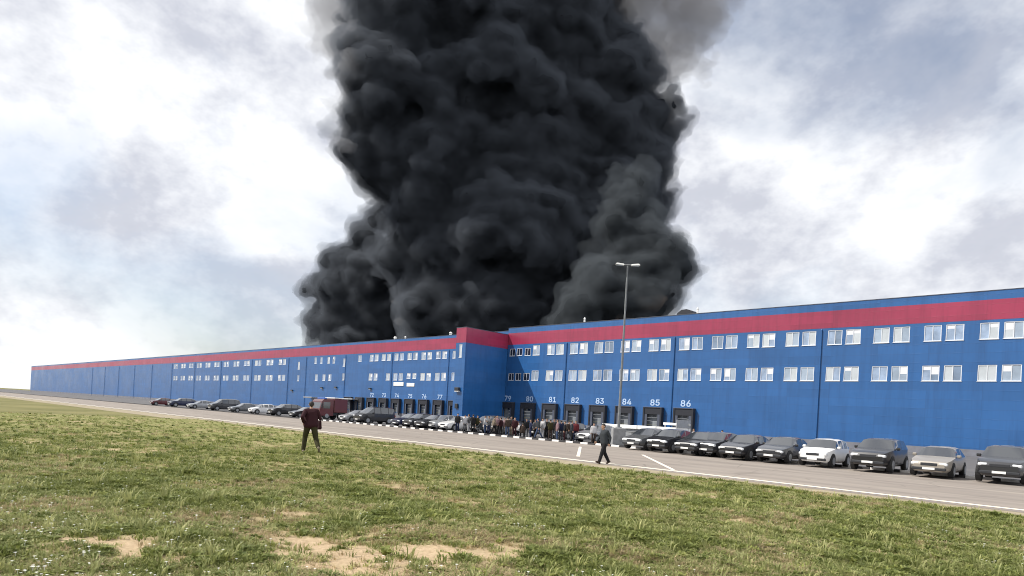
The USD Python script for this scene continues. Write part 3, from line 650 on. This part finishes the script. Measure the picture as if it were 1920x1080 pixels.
# left group
park('van', 'black', 668, 'big black people carrier parked nose to the kerb right of the red truck')
park('sedan', 'silver', 640, 'silver saloon between the red truck and the big black people carrier')
park('sedan', 'navy', 739, 'navy saloon, the first car right of the big black people carrier')
park('hatch', 'charcoal', 761, 'charcoal hatchback right of the navy saloon')
park('sedan', 'black', 784, 'black saloon between the charcoal hatchback and the white saloon')
park('sedan', 'white', 829, 'white saloon parked left of the waiting crowd')
park('hatch', 'silver', 806, 'silver hatchback left of the white saloon', dy=.6)
park('suv', 'grey', 886, 'grey off-road car behind the left end of the crowd', dy=2.2)
park('hatch', 'beige', 914, 'beige hatchback behind people in the left half of the crowd', dy=1.8)
park('suv', 'charcoal', 1000, 'charcoal off-road car behind the middle of the crowd', dy=2.6)
park('sedan', 'silver', 1090, 'silver saloon behind the right end of the crowd, left of the walking man', dy=.5)
park('hatch', 'black', 1040, 'black hatchback behind the crowd, left of the silver saloon', dy=2.4)
for k_, (kind, paint, px, lab) in enumerate([
    ('sedan', 'black', 545, 'black saloon left of the red truck and the running person'), ('suv', 'black', 505, 'black off-road car left of the black saloon by the red truck'),
    ('hatch', 'white', 468, 'white hatchback in the far left kerb row'), ('sedan', 'grey', 430, 'grey saloon in the far left kerb row'),
    ('van', 'charcoal', 392, 'charcoal people carrier in the far left kerb row'), ('sedan', 'silver', 352, 'silver saloon in the far left kerb row'),
    ('suv', 'navy', 316, 'navy off-road car in the far left kerb row'), ('hatch', 'red', 282, 'red hatchback at the far left end of the kerb row')]):
    park(kind, paint, px, lab)

# ------------------------------------------------------------------ the red truck
tx = x_on(590, KY + .8, .09)
rt = thing('red_truck', 'short dull red truck with a dark windscreen and white roof edge, beyond the running person', 'truck', (tx, KY + .8, .09))
hull = lambda P: trimesh.convex.convex_hull(np.array(P))
obj('cab', hull([(x_, y_, z_) for x_ in (-1.2, 1.2) for y_, z_ in ((0, .5), (0, 1.35), (.25, 2.35), (.5, 2.6), (1.9, 2.6), (1.9, .5))]), PAINT['red'], rt)
obj('windscreen', hull([(x_, y_, z_) for x_ in (-1.02, 1.02) for y_, z_ in ((.0, 1.42), (.235, 2.28), (.1, 1.42), (.30, 2.28))]), glass, rt)
for s in (-1, 1):
    MB().box(min(s * 1.19, s * 1.212), max(s * 1.19, s * 1.212), .45, 1.4, 1.45, 2.25).build('side_window', glass, rt)
    MB().cbox(min(s * 1.22, s * 1.42), max(s * 1.22, s * 1.42), .1, .25, 1.5, 2.1, .04).build('mirror', M['darkmetal'], rt)
    MB().cbox(min(s * .7, s * 1.1), max(s * .7, s * 1.1), -.06, .05, .72, .98, .03).build('headlight', lampglass, rt)
    for yw in (1.0, 3.1):
        w_ = MB().cyl((s * 1.03, yw, .5), (1, 0, 0), .5, .32, 20).build('wheel', M['black'], rt, smooth=40); MB().cyl((s * 1.2, yw, .5), (1, 0, 0), .27, .02, 14).build('rim', rim_m, w_)
MB().cbox(-1.25, 1.25, 2.0, 3.9, .95, 2.75, .05).build('cargo_box', PAINT['red'], rt)
MB().cbox(-1.27, 1.27, 1.98, 3.92, 2.753, 2.88, .03).build('roof_edge', M['white'], rt)
MB().cbox(-.9, .9, .7, 1.1, 2.605, 2.8, .04).build('light_bar', mat('blue_lamp_glass', (.05, .12, .4), .15), rt)
MB().box(-1.0, 1.0, 1.0, 3.8, .6, .94).build('chassis', M['darkmetal'], rt)
MB().cbox(-1.22, 1.22, -.1, .12, .4, .65, .04).build('bumper', M['white'], rt)

# ------------------------------------------------------------------ people
skin = mat('skin', (.42, .25, .17), .55); hairm = mat('hair', (.02, .015, .012), .7)
CL = {n: mat('cloth_' + n, c, .85, spec=.2, var=.12, vscale=6) for n, c in (('black', (.012, .012, .014)), ('maroon', (.030, .008, .011)), ('olive', (.035, .032, .012)), ('slate', (.032, .037, .043)),
      ('brown', (.05, .035, .028)), ('white', (.42, .42, .43)), ('grey', (.095, .098, .104)), ('navy', (.014, .02, .05)), ('pink', (.20, .13, .14)), ('denim', (.05, .075, .14)), ('sand', (.20, .165, .125)), ('red', (.10, .018, .022)))}
def sph(p, r, n=10): return m3.Manifold.sphere(r, n).translate(tuple(map(float, p)))
def bone(a, b_, ra, rb, n=10): return m3.Manifold.batch_hull([sph(a, ra, n), sph(b_, rb, n)])
def soft(parts, ed, it=6):
    m_ = m3.Manifold.batch_boolean(parts, m3.OpType.Add)
    if ed: m_ = m_.refine_to_length(ed)
    mm = m_.to_mesh(); t = trimesh.Trimesh(np.array(mm.vert_properties[:, :3]), np.array(mm.tri_verts), process=True)
    if it: trimesh.smoothing.filter_taubin(t, iterations=it)
    return t
def person(label, loc, rz, h=1.76, top='black', legs='black', shoes='black', pose='stand', hair=True, group=None, fine=False, long_coat=False, bag=None, seed=0, cap=None):
    """facing -y; joints in metres for a 1.76 m figure"""
    g_ = np.random.default_rng(seed); k_ = h / 1.76
    J = dict(pel=(0, 0, .95), chest=(0, .0, 1.30), neck=(0, .01, 1.48), head=(0, -.015, 1.64))
    J.update(lh=(.095, 0, .92), rh=(-.095, 0, .92), lk=(.11, -.02, .50), rk=(-.11, -.02, .50), la=(.12, .02, .085), ra=(-.12, .02, .085),
             ls=(.19, .01, 1.42), rs=(-.19, .01, 1.42), le=(.25, .03, 1.14), re=(-.25, .03, 1.14), lw=(.25, -.06, .90), rw=(-.25, -.06, .90))
    if pose == 'walk':
        J.update(lk=(.12, -.16, .51), la=(.14, -.30, .088), rk=(-.11, .09, .50), ra=(-.13, .34, .11), le=(.25, .13, 1.16), lw=(.25, .10, .92), re=(-.25, -.10, 1.16), rw=(-.23, -.25, .97), chest=(0, -.03, 1.30), neck=(0, -.06, 1.47), head=(0, -.10, 1.62))
    if pose == 'run':
        J.update(lk=(.15, -.22, .53), la=(.19, -.16, .085), rk=(-.18, .02, .51), ra=(-.26, .30, .20), le=(.30, .20, 1.20), lw=(.24, -.02, 1.03), re=(-.30, -.10, 1.17), rw=(-.26, -.34, 1.20), chest=(0, -.10, 1.30), neck=(0, -.17, 1.46), head=(0, -.22, 1.61), ls=(.19, -.10, 1.41), rs=(-.19, -.10, 1.41))
    if pose == 'arms':
        J.update(le=(.24, -.12, 1.18), lw=(.12, -.32, 1.22), re=(-.24, -.08, 1.17), rw=(-.10, -.30, 1.28), head=(0, -.05, 1.63))
    if pose == 'hips':
        J.update(le=(.40, .06, 1.20), lw=(.20, -.03, 1.02), lk=(.16, -.02, .5), la=(.19, .02, .085))
    if pose == 'crouch':
        J = {n: (p[0], p[1], p[2] - .42) if n not in ('la', 'ra', 'lk', 'rk') else p for n, p in J.items()}
        J.update(lk=(.17, -.36, .50), rk=(-.17, -.34, .46), la=(.15, -.02, .085), ra=(-.15, .02, .085), lh=(.1, .08, .46), rh=(-.1, .08, .46), pel=(0, .1, .5), lw=(.15, -.40, .60), rw=(-.15, -.40, .60), le=(.26, -.15, .74), re=(-.26, -.15, .74))
    P = {n: np.array(p, float) * k_ for n, p in J.items()}
    r = lambda a: a * k_
    n = 12 if fine else 8
    def skel(e, arms=True, hands=True):
        out = []
        out.append(m3.Manifold.batch_hull([sph(P['lh'] + [r(.02), 0, r(.02)], r(.115 + e), n), sph(P['rh'] - [r(.02), 0, -r(.02)], r(.115 + e), n), sph(P['chest'] + [r(.075), 0, 0], r(.125 + e), n), sph(P['chest'] - [r(.075), 0, 0], r(.125 + e), n)]))
        out.append(m3.Manifold.batch_hull([sph(P['chest'] + [r(.075), 0, 0], r(.125 + e), n), sph(P['chest'] - [r(.075), 0, 0], r(.125 + e), n), sph(P['ls'] - [r(.03), 0, 0], r(.06 + e), n), sph(P['rs'] + [r(.03), 0, 0], r(.06 + e), n), sph(P['neck'] - [0, 0, r(.04)], r(.06 + e), n)]))
        for s in 'lr':
            out += [bone(P[s + 's'], P[s + 'e'], r(.056 + e), r(.042 + e), n), bone(P[s + 'e'], P[s + 'w'], r(.043 + e), r(.029 + e), n)]
        return out
    def leg_parts(e, down=1.0):
        out = []
        for s in 'lr':
            an = P[s + 'k'] + (P[s + 'a'] - P[s + 'k']) * down
            out += [bone(P[s + 'h'], P[s + 'k'], r(.088 + e), r(.056 + e), n), bone(P[s + 'k'], an, r(.057 + e), r(.040 + e), n)]
        return out
    head = [sph(P['head'] + [0, r(.005), r(.02)], r(.092), n + 4).scale((.86, 1.02, 1)).translate((0, float((1 - 1.02) * P['head'][1]), 0)) if False else
            m3.Manifold.batch_hull([sph(P['head'] + [0, r(.012), r(.035)], r(.083), n + 4), sph(P['head'] + [0, -r(.035), -r(.055)], r(.048), n)])]
    head.append(bone(P['neck'] - [0, 0, r(.03)], P['head'] - [0, 0, r(.04)], r(.056), r(.052), n))
    head.append(bone(P['head'] + [0, -r(.085), r(.015)], P['head'] + [0, -r(.098), -r(.012)], r(.010), r(.014), 6))
    for s in (-1, 1): head.append(bone(P['head'] + [s * r(.083), r(.01), r(.02)], P['head'] + [s * r(.083), r(.008), -r(.012)], r(.014), r(.010), 6))
    hands = []
    for s, sg in (('l', 1), ('r', -1)):
        w_, e_ = P[s + 'w'], P[s + 'e']; d = (w_ - e_) / np.linalg.norm(w_ - e_); side = np.array([0, -1.0, 0]) - d * d[1] * -1; side = side - d * (side @ d); side /= np.linalg.norm(side); nrm = np.cross(d, side)
        palm = w_ + d * r(.085)
        hands.append(m3.Manifold.batch_hull([sph(w_, r(.026), 6), sph(palm + side * r(.032), r(.014), 6), sph(palm - side * r(.032), r(.014), 6)]))
        for q, (o, ln) in enumerate(((.032, .070), (.011, .080), (-.011, .075), (-.032, .058))):
            b0 = palm + side * r(o); b1 = b0 + (d * .85 + nrm * -sg * .25) * r(ln * .55); b2_ = b1 + (d * .6 - nrm * sg * .7) * r(ln * .5)
            hands += [bone(b0, b1, r(.0095), r(.009), 6), bone(b1, b2_, r(.009), r(.008), 6)]
        t0 = w_ + d * r(.03) + side * r(.024); t1 = t0 + (d * .6 + side * .8) * r(.045); hands += [bone(t0, t1, r(.013), r(.010), 6), bone(t1, t1 + (d * .9 + side * .2) * r(.03), r(.010), r(.009), 6)]
    feet = []
    t = thing('person', label, 'person', loc, rz, group)
    body = soft(skel(0) + leg_parts(0) + head + hands, .03 if fine else None, 4 if fine else 0)
    obj('body', body, skin, t, smooth=True)
    obj('jacket', soft(skel(.018) + ([m3.Manifold.batch_hull([sph(P['lh'] + [r(.03), 0, -r(.25)], r(.13), n), sph(P['rh'] + [-r(.03), 0, -r(.25)], r(.13), n), sph(P['chest'], r(.14), n)])] if long_coat else []), .035 if fine else None, 4 if fine else 0), CL[top], t, smooth=True)
    wide = .030 if fine else .018
    obj('trousers', soft(leg_parts(wide, .93) + [m3.Manifold.batch_hull([sph(P['lh'], r(.118), n), sph(P['rh'], r(.118), n), sph(P['pel'] + [0, 0, r(.03)], r(.12), n)])], .035 if fine else None, 4 if fine else 0), CL[legs], t, smooth=True)
    for s in 'lr':
        a = P[s + 'a']; kd = P[s + 'k'] - a; kd /= np.linalg.norm(kd); fw = np.array([0, -1.0, 0]); fw = fw - kd * (fw @ kd); fw /= np.linalg.norm(fw)
        sole = a - kd * r(.045)
        obj('shoe', soft([m3.Manifold.batch_hull([sph(a, r(.046), 8), sph(sole + fw * r(.15), r(.034), 8), sph(sole - fw * r(.05), r(.042), 8)])], None, 0), CL[shoes], t, smooth=True)
    if hair:
        obj('hair', soft([m3.Manifold.batch_hull([sph(P['head'] + [0, r(.022), r(.05)], r(.086), n + 2), sph(P['head'] + [0, r(.055), -r(.005)], r(.055), n), sph(P['head'] + [0, -r(.03), r(.085)], r(.045), n)])], None, 0), CL[cap] if cap else hairm, t, smooth=True)
    if fine:
        for s in (-1, 1): obj('eye', soft([sph(P['head'] + [s * r(.032), -r(.073), r(.022)], r(.010), 8)], None, 0), hairm, t, smooth=True)
    return t, P, rz, np.array(loc)
def world(P, rz, loc): c, s = math.cos(rz), math.sin(rz); return np.array([loc[0] + c * P[0] - s * P[1], loc[1] + s * P[0] + c * P[1], loc[2] + P[2]])

# the two foreground figures
lpos = (RUN[0], RUN[1], float(.082 + bumpy(np.array([RUN[0]]), np.array([RUN[1]]))[0]) - .01)
face = lambda d: math.atan2(d[0], -d[1])          # rotation that turns -y towards d
pl = person('person in maroon top and dark trousers running across the grass at the left', lpos, face(F * .93 - R0 * .36), 1.80, 'maroon', 'olive', 'sand', 'run', fine=True, seed=1)
bw = world(pl[1]['rw'], pl[2], pl[3])
b = thing('hand_bag', 'dark maroon bag hanging from the hand of the running person', 'bag', (bw[0] + .02, bw[1], bw[2] - .42))
mm = m3.Manifold.batch_hull([sph((-.13, 0, .06), .06), sph((.13, 0, .06), .06), sph((-.11, 0, .28), .045), sph((.11, 0, .28), .045)])
obj('pouch', soft([mm], .04, 4), CL['maroon'], b, smooth=True)
MB().tube([(-.09, 0, .30), (-.07, 0, .40), (0, 0, .425), (.07, 0, .40), (.09, 0, .30)], .012, 8).build('strap', CL['black'], b, smooth=True)
gr = on_ground(1131, 870)
person('person in slate grey jacket walking along the white edge line, head bowed', (gr[0], gr[1], .01), face(-R0 * .92 - F * .4), 1.78, 'slate', 'black', 'brown', 'walk', fine=True, seed=2)
# people waiting along the kerb
PEOPLE = [(857, .3, 'black', 'navy', 'stand', 'person in black at the left end of the waiting crowd, by the white saloon'),
 (871, .9, 'white', 'grey', 'stand', 'person in white top and grey trousers, near the left end of the crowd'),
 (878, 1.4, 'grey', 'white', 'hips', 'person in grey top and white trousers with a hand on the hip'),
 (886, .5, 'black', 'black', 'arms', 'person all in black holding up both hands, left part of the crowd'),
 (894, 1.2, 'olive', 'black', 'stand', 'person in olive top standing before the grey off-road car'),
 (900, .4, 'slate', 'grey', 'crouch', 'person crouching in slate jacket at the kerb'),
 (909, 1.7, 'white', 'denim', 'stand', 'person in white top and blue jeans beside the beige hatchback'),
 (916, .9, 'grey', 'navy', 'arms', 'person in grey top and navy trousers, arms raised, near the beige hatchback'),
 (925, .5, 'sand', 'black', 'walk', 'person in sand coloured top striding behind the kerb'),
 (931, 1.3, 'pink', 'black', 'stand', 'person in pink top and black trousers'),
 (938, .7, 'maroon', 'black', 'hips', 'person in maroon top with a hand on the hip, middle of the crowd'),
 (945, 1.9, 'pink', 'grey', 'stand', 'person in pink top and grey trousers in the middle of the crowd'),
 (951, .6, 'brown', 'denim', 'stand', 'person in brown jacket and blue jeans'),
 (958, 1.5, 'black', 'sand', 'arms', 'person in black top and sand trousers, hands raised'),
 (964, .3, 'maroon', 'maroon', 'stand', 'person all in maroon close to the kerb'),
 (971, 1.1, 'white', 'black', 'crouch', 'person crouching in white top'),
 (979, .8, 'brown', 'black', 'crouch', 'person crouching in brown jacket, middle of the crowd'),
 (986, 1.6, 'black', 'grey', 'stand', 'person in black top and grey trousers by the charcoal off-road car'),
 (994, .5, 'navy', 'navy', 'hips', 'person all in navy with a hand on the hip'),
 (1002, 1.2, 'grey', 'black', 'stand', 'person in grey top and black trousers before the charcoal off-road car'),
 (1009, .4, 'slate', 'denim', 'walk', 'person in slate jacket and jeans striding right of the crowd middle'),
 (1016, .9, 'white', 'white', 'stand', 'person all in white in the right half of the crowd'),
 (1024, 1.6, 'black', 'black', 'stand', 'person all in black standing right of the person in white'),
 (1031, .5, 'olive', 'brown', 'arms', 'person in olive top and brown trousers, hands raised'),
 (1038, 1.1, 'black', 'grey', 'hips', 'person in black top, grey trousers, hand on hip, by the black hatchback'),
 (1044, .7, 'pink', 'denim', 'stand', 'person in pink top and jeans by the black hatchback'),
 (1051, 1.5, 'navy', 'grey', 'stand', 'person in navy top and grey trousers, right part of the crowd'),
 (1058, .4, 'black', 'maroon', 'stand', 'person in black top and maroon trousers, right part of the crowd'),
 (1064, 1.2, 'brown', 'grey', 'walk', 'person in brown jacket striding near the silver saloon'),
 (1071, .6, 'slate', 'black', 'stand', 'person in slate jacket standing left of the silver saloon'),
 (1078, 1.4, 'red', 'navy', 'stand', 'person in red top left of the silver saloon'),
 (1112, .5, 'white', 'brown', 'stand', 'person in white top behind the walking man'),
 (1352, 3.0, 'navy', 'black', 'stand', 'person in navy standing between the right hand parked cars'),
 (1299, 5.6, 'white', 'grey', 'stand', 'person in white top behind the small black hatchback')]
for k_, (px, dy, top, legs, pose, lab) in enumerate(PEOPLE):
    Y = KY + .25 + dy; X = x_on(px, Y, .09)
    person(lab, (X, Y, .09), RNG.uniform(-2.4, 2.4), 1.58 + .2 * RNG.random(), top, legs, 'black', pose, group='people waiting along the kerb', seed=k_ + 10)

# ------------------------------------------------------------------ grass, weeds and small white flowers
def blade_mat(name, c, c2):
    return usdkit.material(stage, '/World/Looks/' + name, {
        'o': ('object_info', {}), 'r': ('rgb_ramp', {'ramp': [(0, c), (.6, c2), (1, tuple(np.array(c2) * 1.25 + [.03, .015, 0]))]}),
        'd': ('principled_bsdf', {'roughness': .6, 'specular_ior_level': .3}), 't': ('translucent_bsdf', {}), 'm': ('mix_closure', {'fac': .3})},
        [('o.random', 'r.fac'), ('r.color', 'd.base_color'), ('r.color', 't.color'), ('d.BSDF', 'm.closure1'), ('t.BSDF', 'm.closure2')], surface='m.closure')
gm = [blade_mat('grass_green', (.105, .135, .030), (.185, .215, .060)), blade_mat('grass_light', (.20, .225, .070), (.34, .35, .15)), blade_mat('grass_dry', (.27, .22, .115), (.42, .34, .20))]
flower_m = mat('flower_white', (.78, .78, .72), .7)
def tuft(seed, nb, h, w, spread, lean):
    g_ = np.random.default_rng(seed); m_ = MB()
    for _ in range(nb):
        a = g_.uniform(0, 2 * np.pi); d = np.array([math.cos(a), math.sin(a), 0]); s = np.array([-d[1], d[0], 0]); c = d * g_.uniform(0, spread) ; hh = h * g_.uniform(.5, 1.1); l = lean * g_.uniform(.3, 1.2); ww = w * g_.uniform(.6, 1.2)
        p1 = c + d * l * .35 * hh + [0, 0, hh * .6]; p2 = c + d * l * hh + [0, 0, hh * (1 - .25 * l)]
        m_.add([c - s * ww * .4 + [0, 0, -.02], c + s * ww * .4 + [0, 0, -.02], p1 + s * ww * .5, p1 - s * ww * .5, p2], [(0, 1, 2), (0, 2, 3), (3, 2, 4)])
    return m_
def scatter(name, protos, mats_, pts, scale, which, label, cat):
    pi = UsdGeom.PointInstancer.Define(stage, '/World/' + name)
    rel = pi.CreatePrototypesRel()
    for k_, (m_, mt) in enumerate(zip(protos, mats_)):
        mp = usdkit.mesh(stage, f'/World/{name}/tuft_{k_:03d}', m_.mesh(), mt); rel.AddTarget(mp.GetPath())
    pi.CreateProtoIndicesAttr(Vt.IntArray.FromNumpy(which.astype(np.int32)))
    pi.CreatePositionsAttr(Vt.Vec3fArray.FromNumpy(pts.astype(np.float32)))
    an = RNG.uniform(0, 2 * np.pi, len(pts)); q = np.zeros((len(pts), 4)); q[:, 0] = np.cos(an / 2); q[:, 3] = np.sin(an / 2)
    pi.CreateOrientationsAttr(Vt.QuathArray([Gf.Quath(float(a[0]), 0, 0, float(a[3])) for a in q]))
    pi.CreateScalesAttr(Vt.Vec3fArray.FromNumpy(np.repeat(scale[:, None], 3, 1).astype(np.float32)))
    return tag(pi.GetPrim(), label, cat, kind='stuff')
N = 215000
# spread evenly over the picture's reach: nearer ground gets more tufts per square metre
zd = 1 / RNG.uniform(1 / 55, 1 / 5.0, N) ; lat = RNG.uniform(-.95, .95, N) * zd
gx = F[0] * zd + R0[0] * lat; gy = F[1] * zd + R0[1] * lat
ey = edge_y(gx)
ok = (gy < ey - .02) & (gy > -1.9) & (gx > -59) & (gx < 29)
gx, gy, ey, zd = gx[ok], gy[ok], ey[ok], zd[ok]
bm = soil_mask(gx, gy); patch = meshkit.fbm(np.stack([gx * .8, gy * .8, 0 * gx], -1), 4, 51)
keep = RNG.random(len(gx)) < np.clip(1.05 - bm * 1.15, .02, 1) * np.clip(.35 + patch * 1.0, .3, 1)
gx, gy, ey, bm, patch, zd = gx[keep], gy[keep], ey[keep], bm[keep], patch[keep], zd[keep]
fd = np.clip((ey - gy) / 1.2, 0, 1); gz = .012 + fd * (.07 + bumpy(gx, gy))
weed = tuft(9, 11, .07, .036, .05, 1.5)
protos = [tuft(1, 14, .060, .010, .07, 1.0), tuft(2, 13, .045, .014, .08, 1.3), tuft(3, 12, .075, .009, .06, .9), tuft(4, 14, .055, .011, .08, 1.1), tuft(5, 12, .040, .016, .07, 1.4), tuft(6, 13, .07, .009, .06, 1.1), weed, tuft(10, 16, .16, .010, .06, .8)]
pm = [gm[0], gm[0], gm[0], gm[1], gm[1], gm[2], gm[0], gm[1]]
tone = patch + RNG.normal(0, .12, len(gx)) + bm * .25
which = np.where(tone < .52, RNG.integers(0, 3, len(gx)), np.where(tone < .74, RNG.integers(3, 5, len(gx)), 5))
rare = RNG.random(len(gx)); which = np.where(rare < .035, 6, np.where(rare < .05, 7, which))
scatter('grass_tufts', protos, pm, np.stack([gx, gy, gz], -1), RNG.uniform(.5, 1.35, len(gx)) * (1 + .25 * (patch < .42)) * np.clip(.75 + zd / 40, .75, 1.3), which, 'short patchy olive grass and weeds growing in front of the road', 'grass')
sel = (RNG.random(len(gx)) < .011 * np.clip((meshkit.fbm(np.stack([gx * .5, gy * .5, 0 * gx], -1), 3, 61) - .45) * 8, .05, 1.6))
fm = MB()
for a in np.arange(6) * np.pi / 3:
    d = np.array([math.cos(a), math.sin(a), 0]); s = np.array([-d[1], d[0], 0]); fm.add([np.array([0, 0, .062]), d * .009 + s * .005 + [0, 0, .066], d * .015 + [0, 0, .064], d * .009 - s * .005 + [0, 0, .066]], [(0, 3, 2), (0, 2, 1)])
fm.tube([(0, 0, -.01), (.004, 0, .04), (0, 0, .062)], .0015, 4)
scatter('white_flowers', [fm], [flower_m], np.stack([gx, gy, gz], -1)[sel], RNG.uniform(.7, 1.4, sel.sum()), np.zeros(sel.sum()), 'small white flowers dotted through the grass', 'flowers')

# far tree line beyond the left end of the warehouse
leafm = mat('far_leaves', (.025, .04, .014), .8, c2=(.06, .085, .03), vscale=.4)
m_ = MB(); g_ = np.random.default_rng(77)
for i in range(900):
    x_ = g_.uniform(-1500, -660); y_ = 230 + g_.uniform(0, 25) ; hh = 9 + 6 * meshkit.noise(np.array([x_ * .05, 1, 1])) + 3 * meshkit.noise(np.array([x_ * .2, 3, 1])); z_ = g_.uniform(1, hh); r_ = g_.uniform(1.8, 3.8)
    t = trimesh.creation.icosphere(1, r_); v = t.vertices * (1 + .35 * (g_.random((len(t.vertices), 1)) - .5)) + [x_, y_, z_]; m_.add(v, t.faces)
tag(m_.build('far_woods', leafm, None), 'distant strip of dark trees beyond the left end of the warehouse', 'woods', kind='stuff')
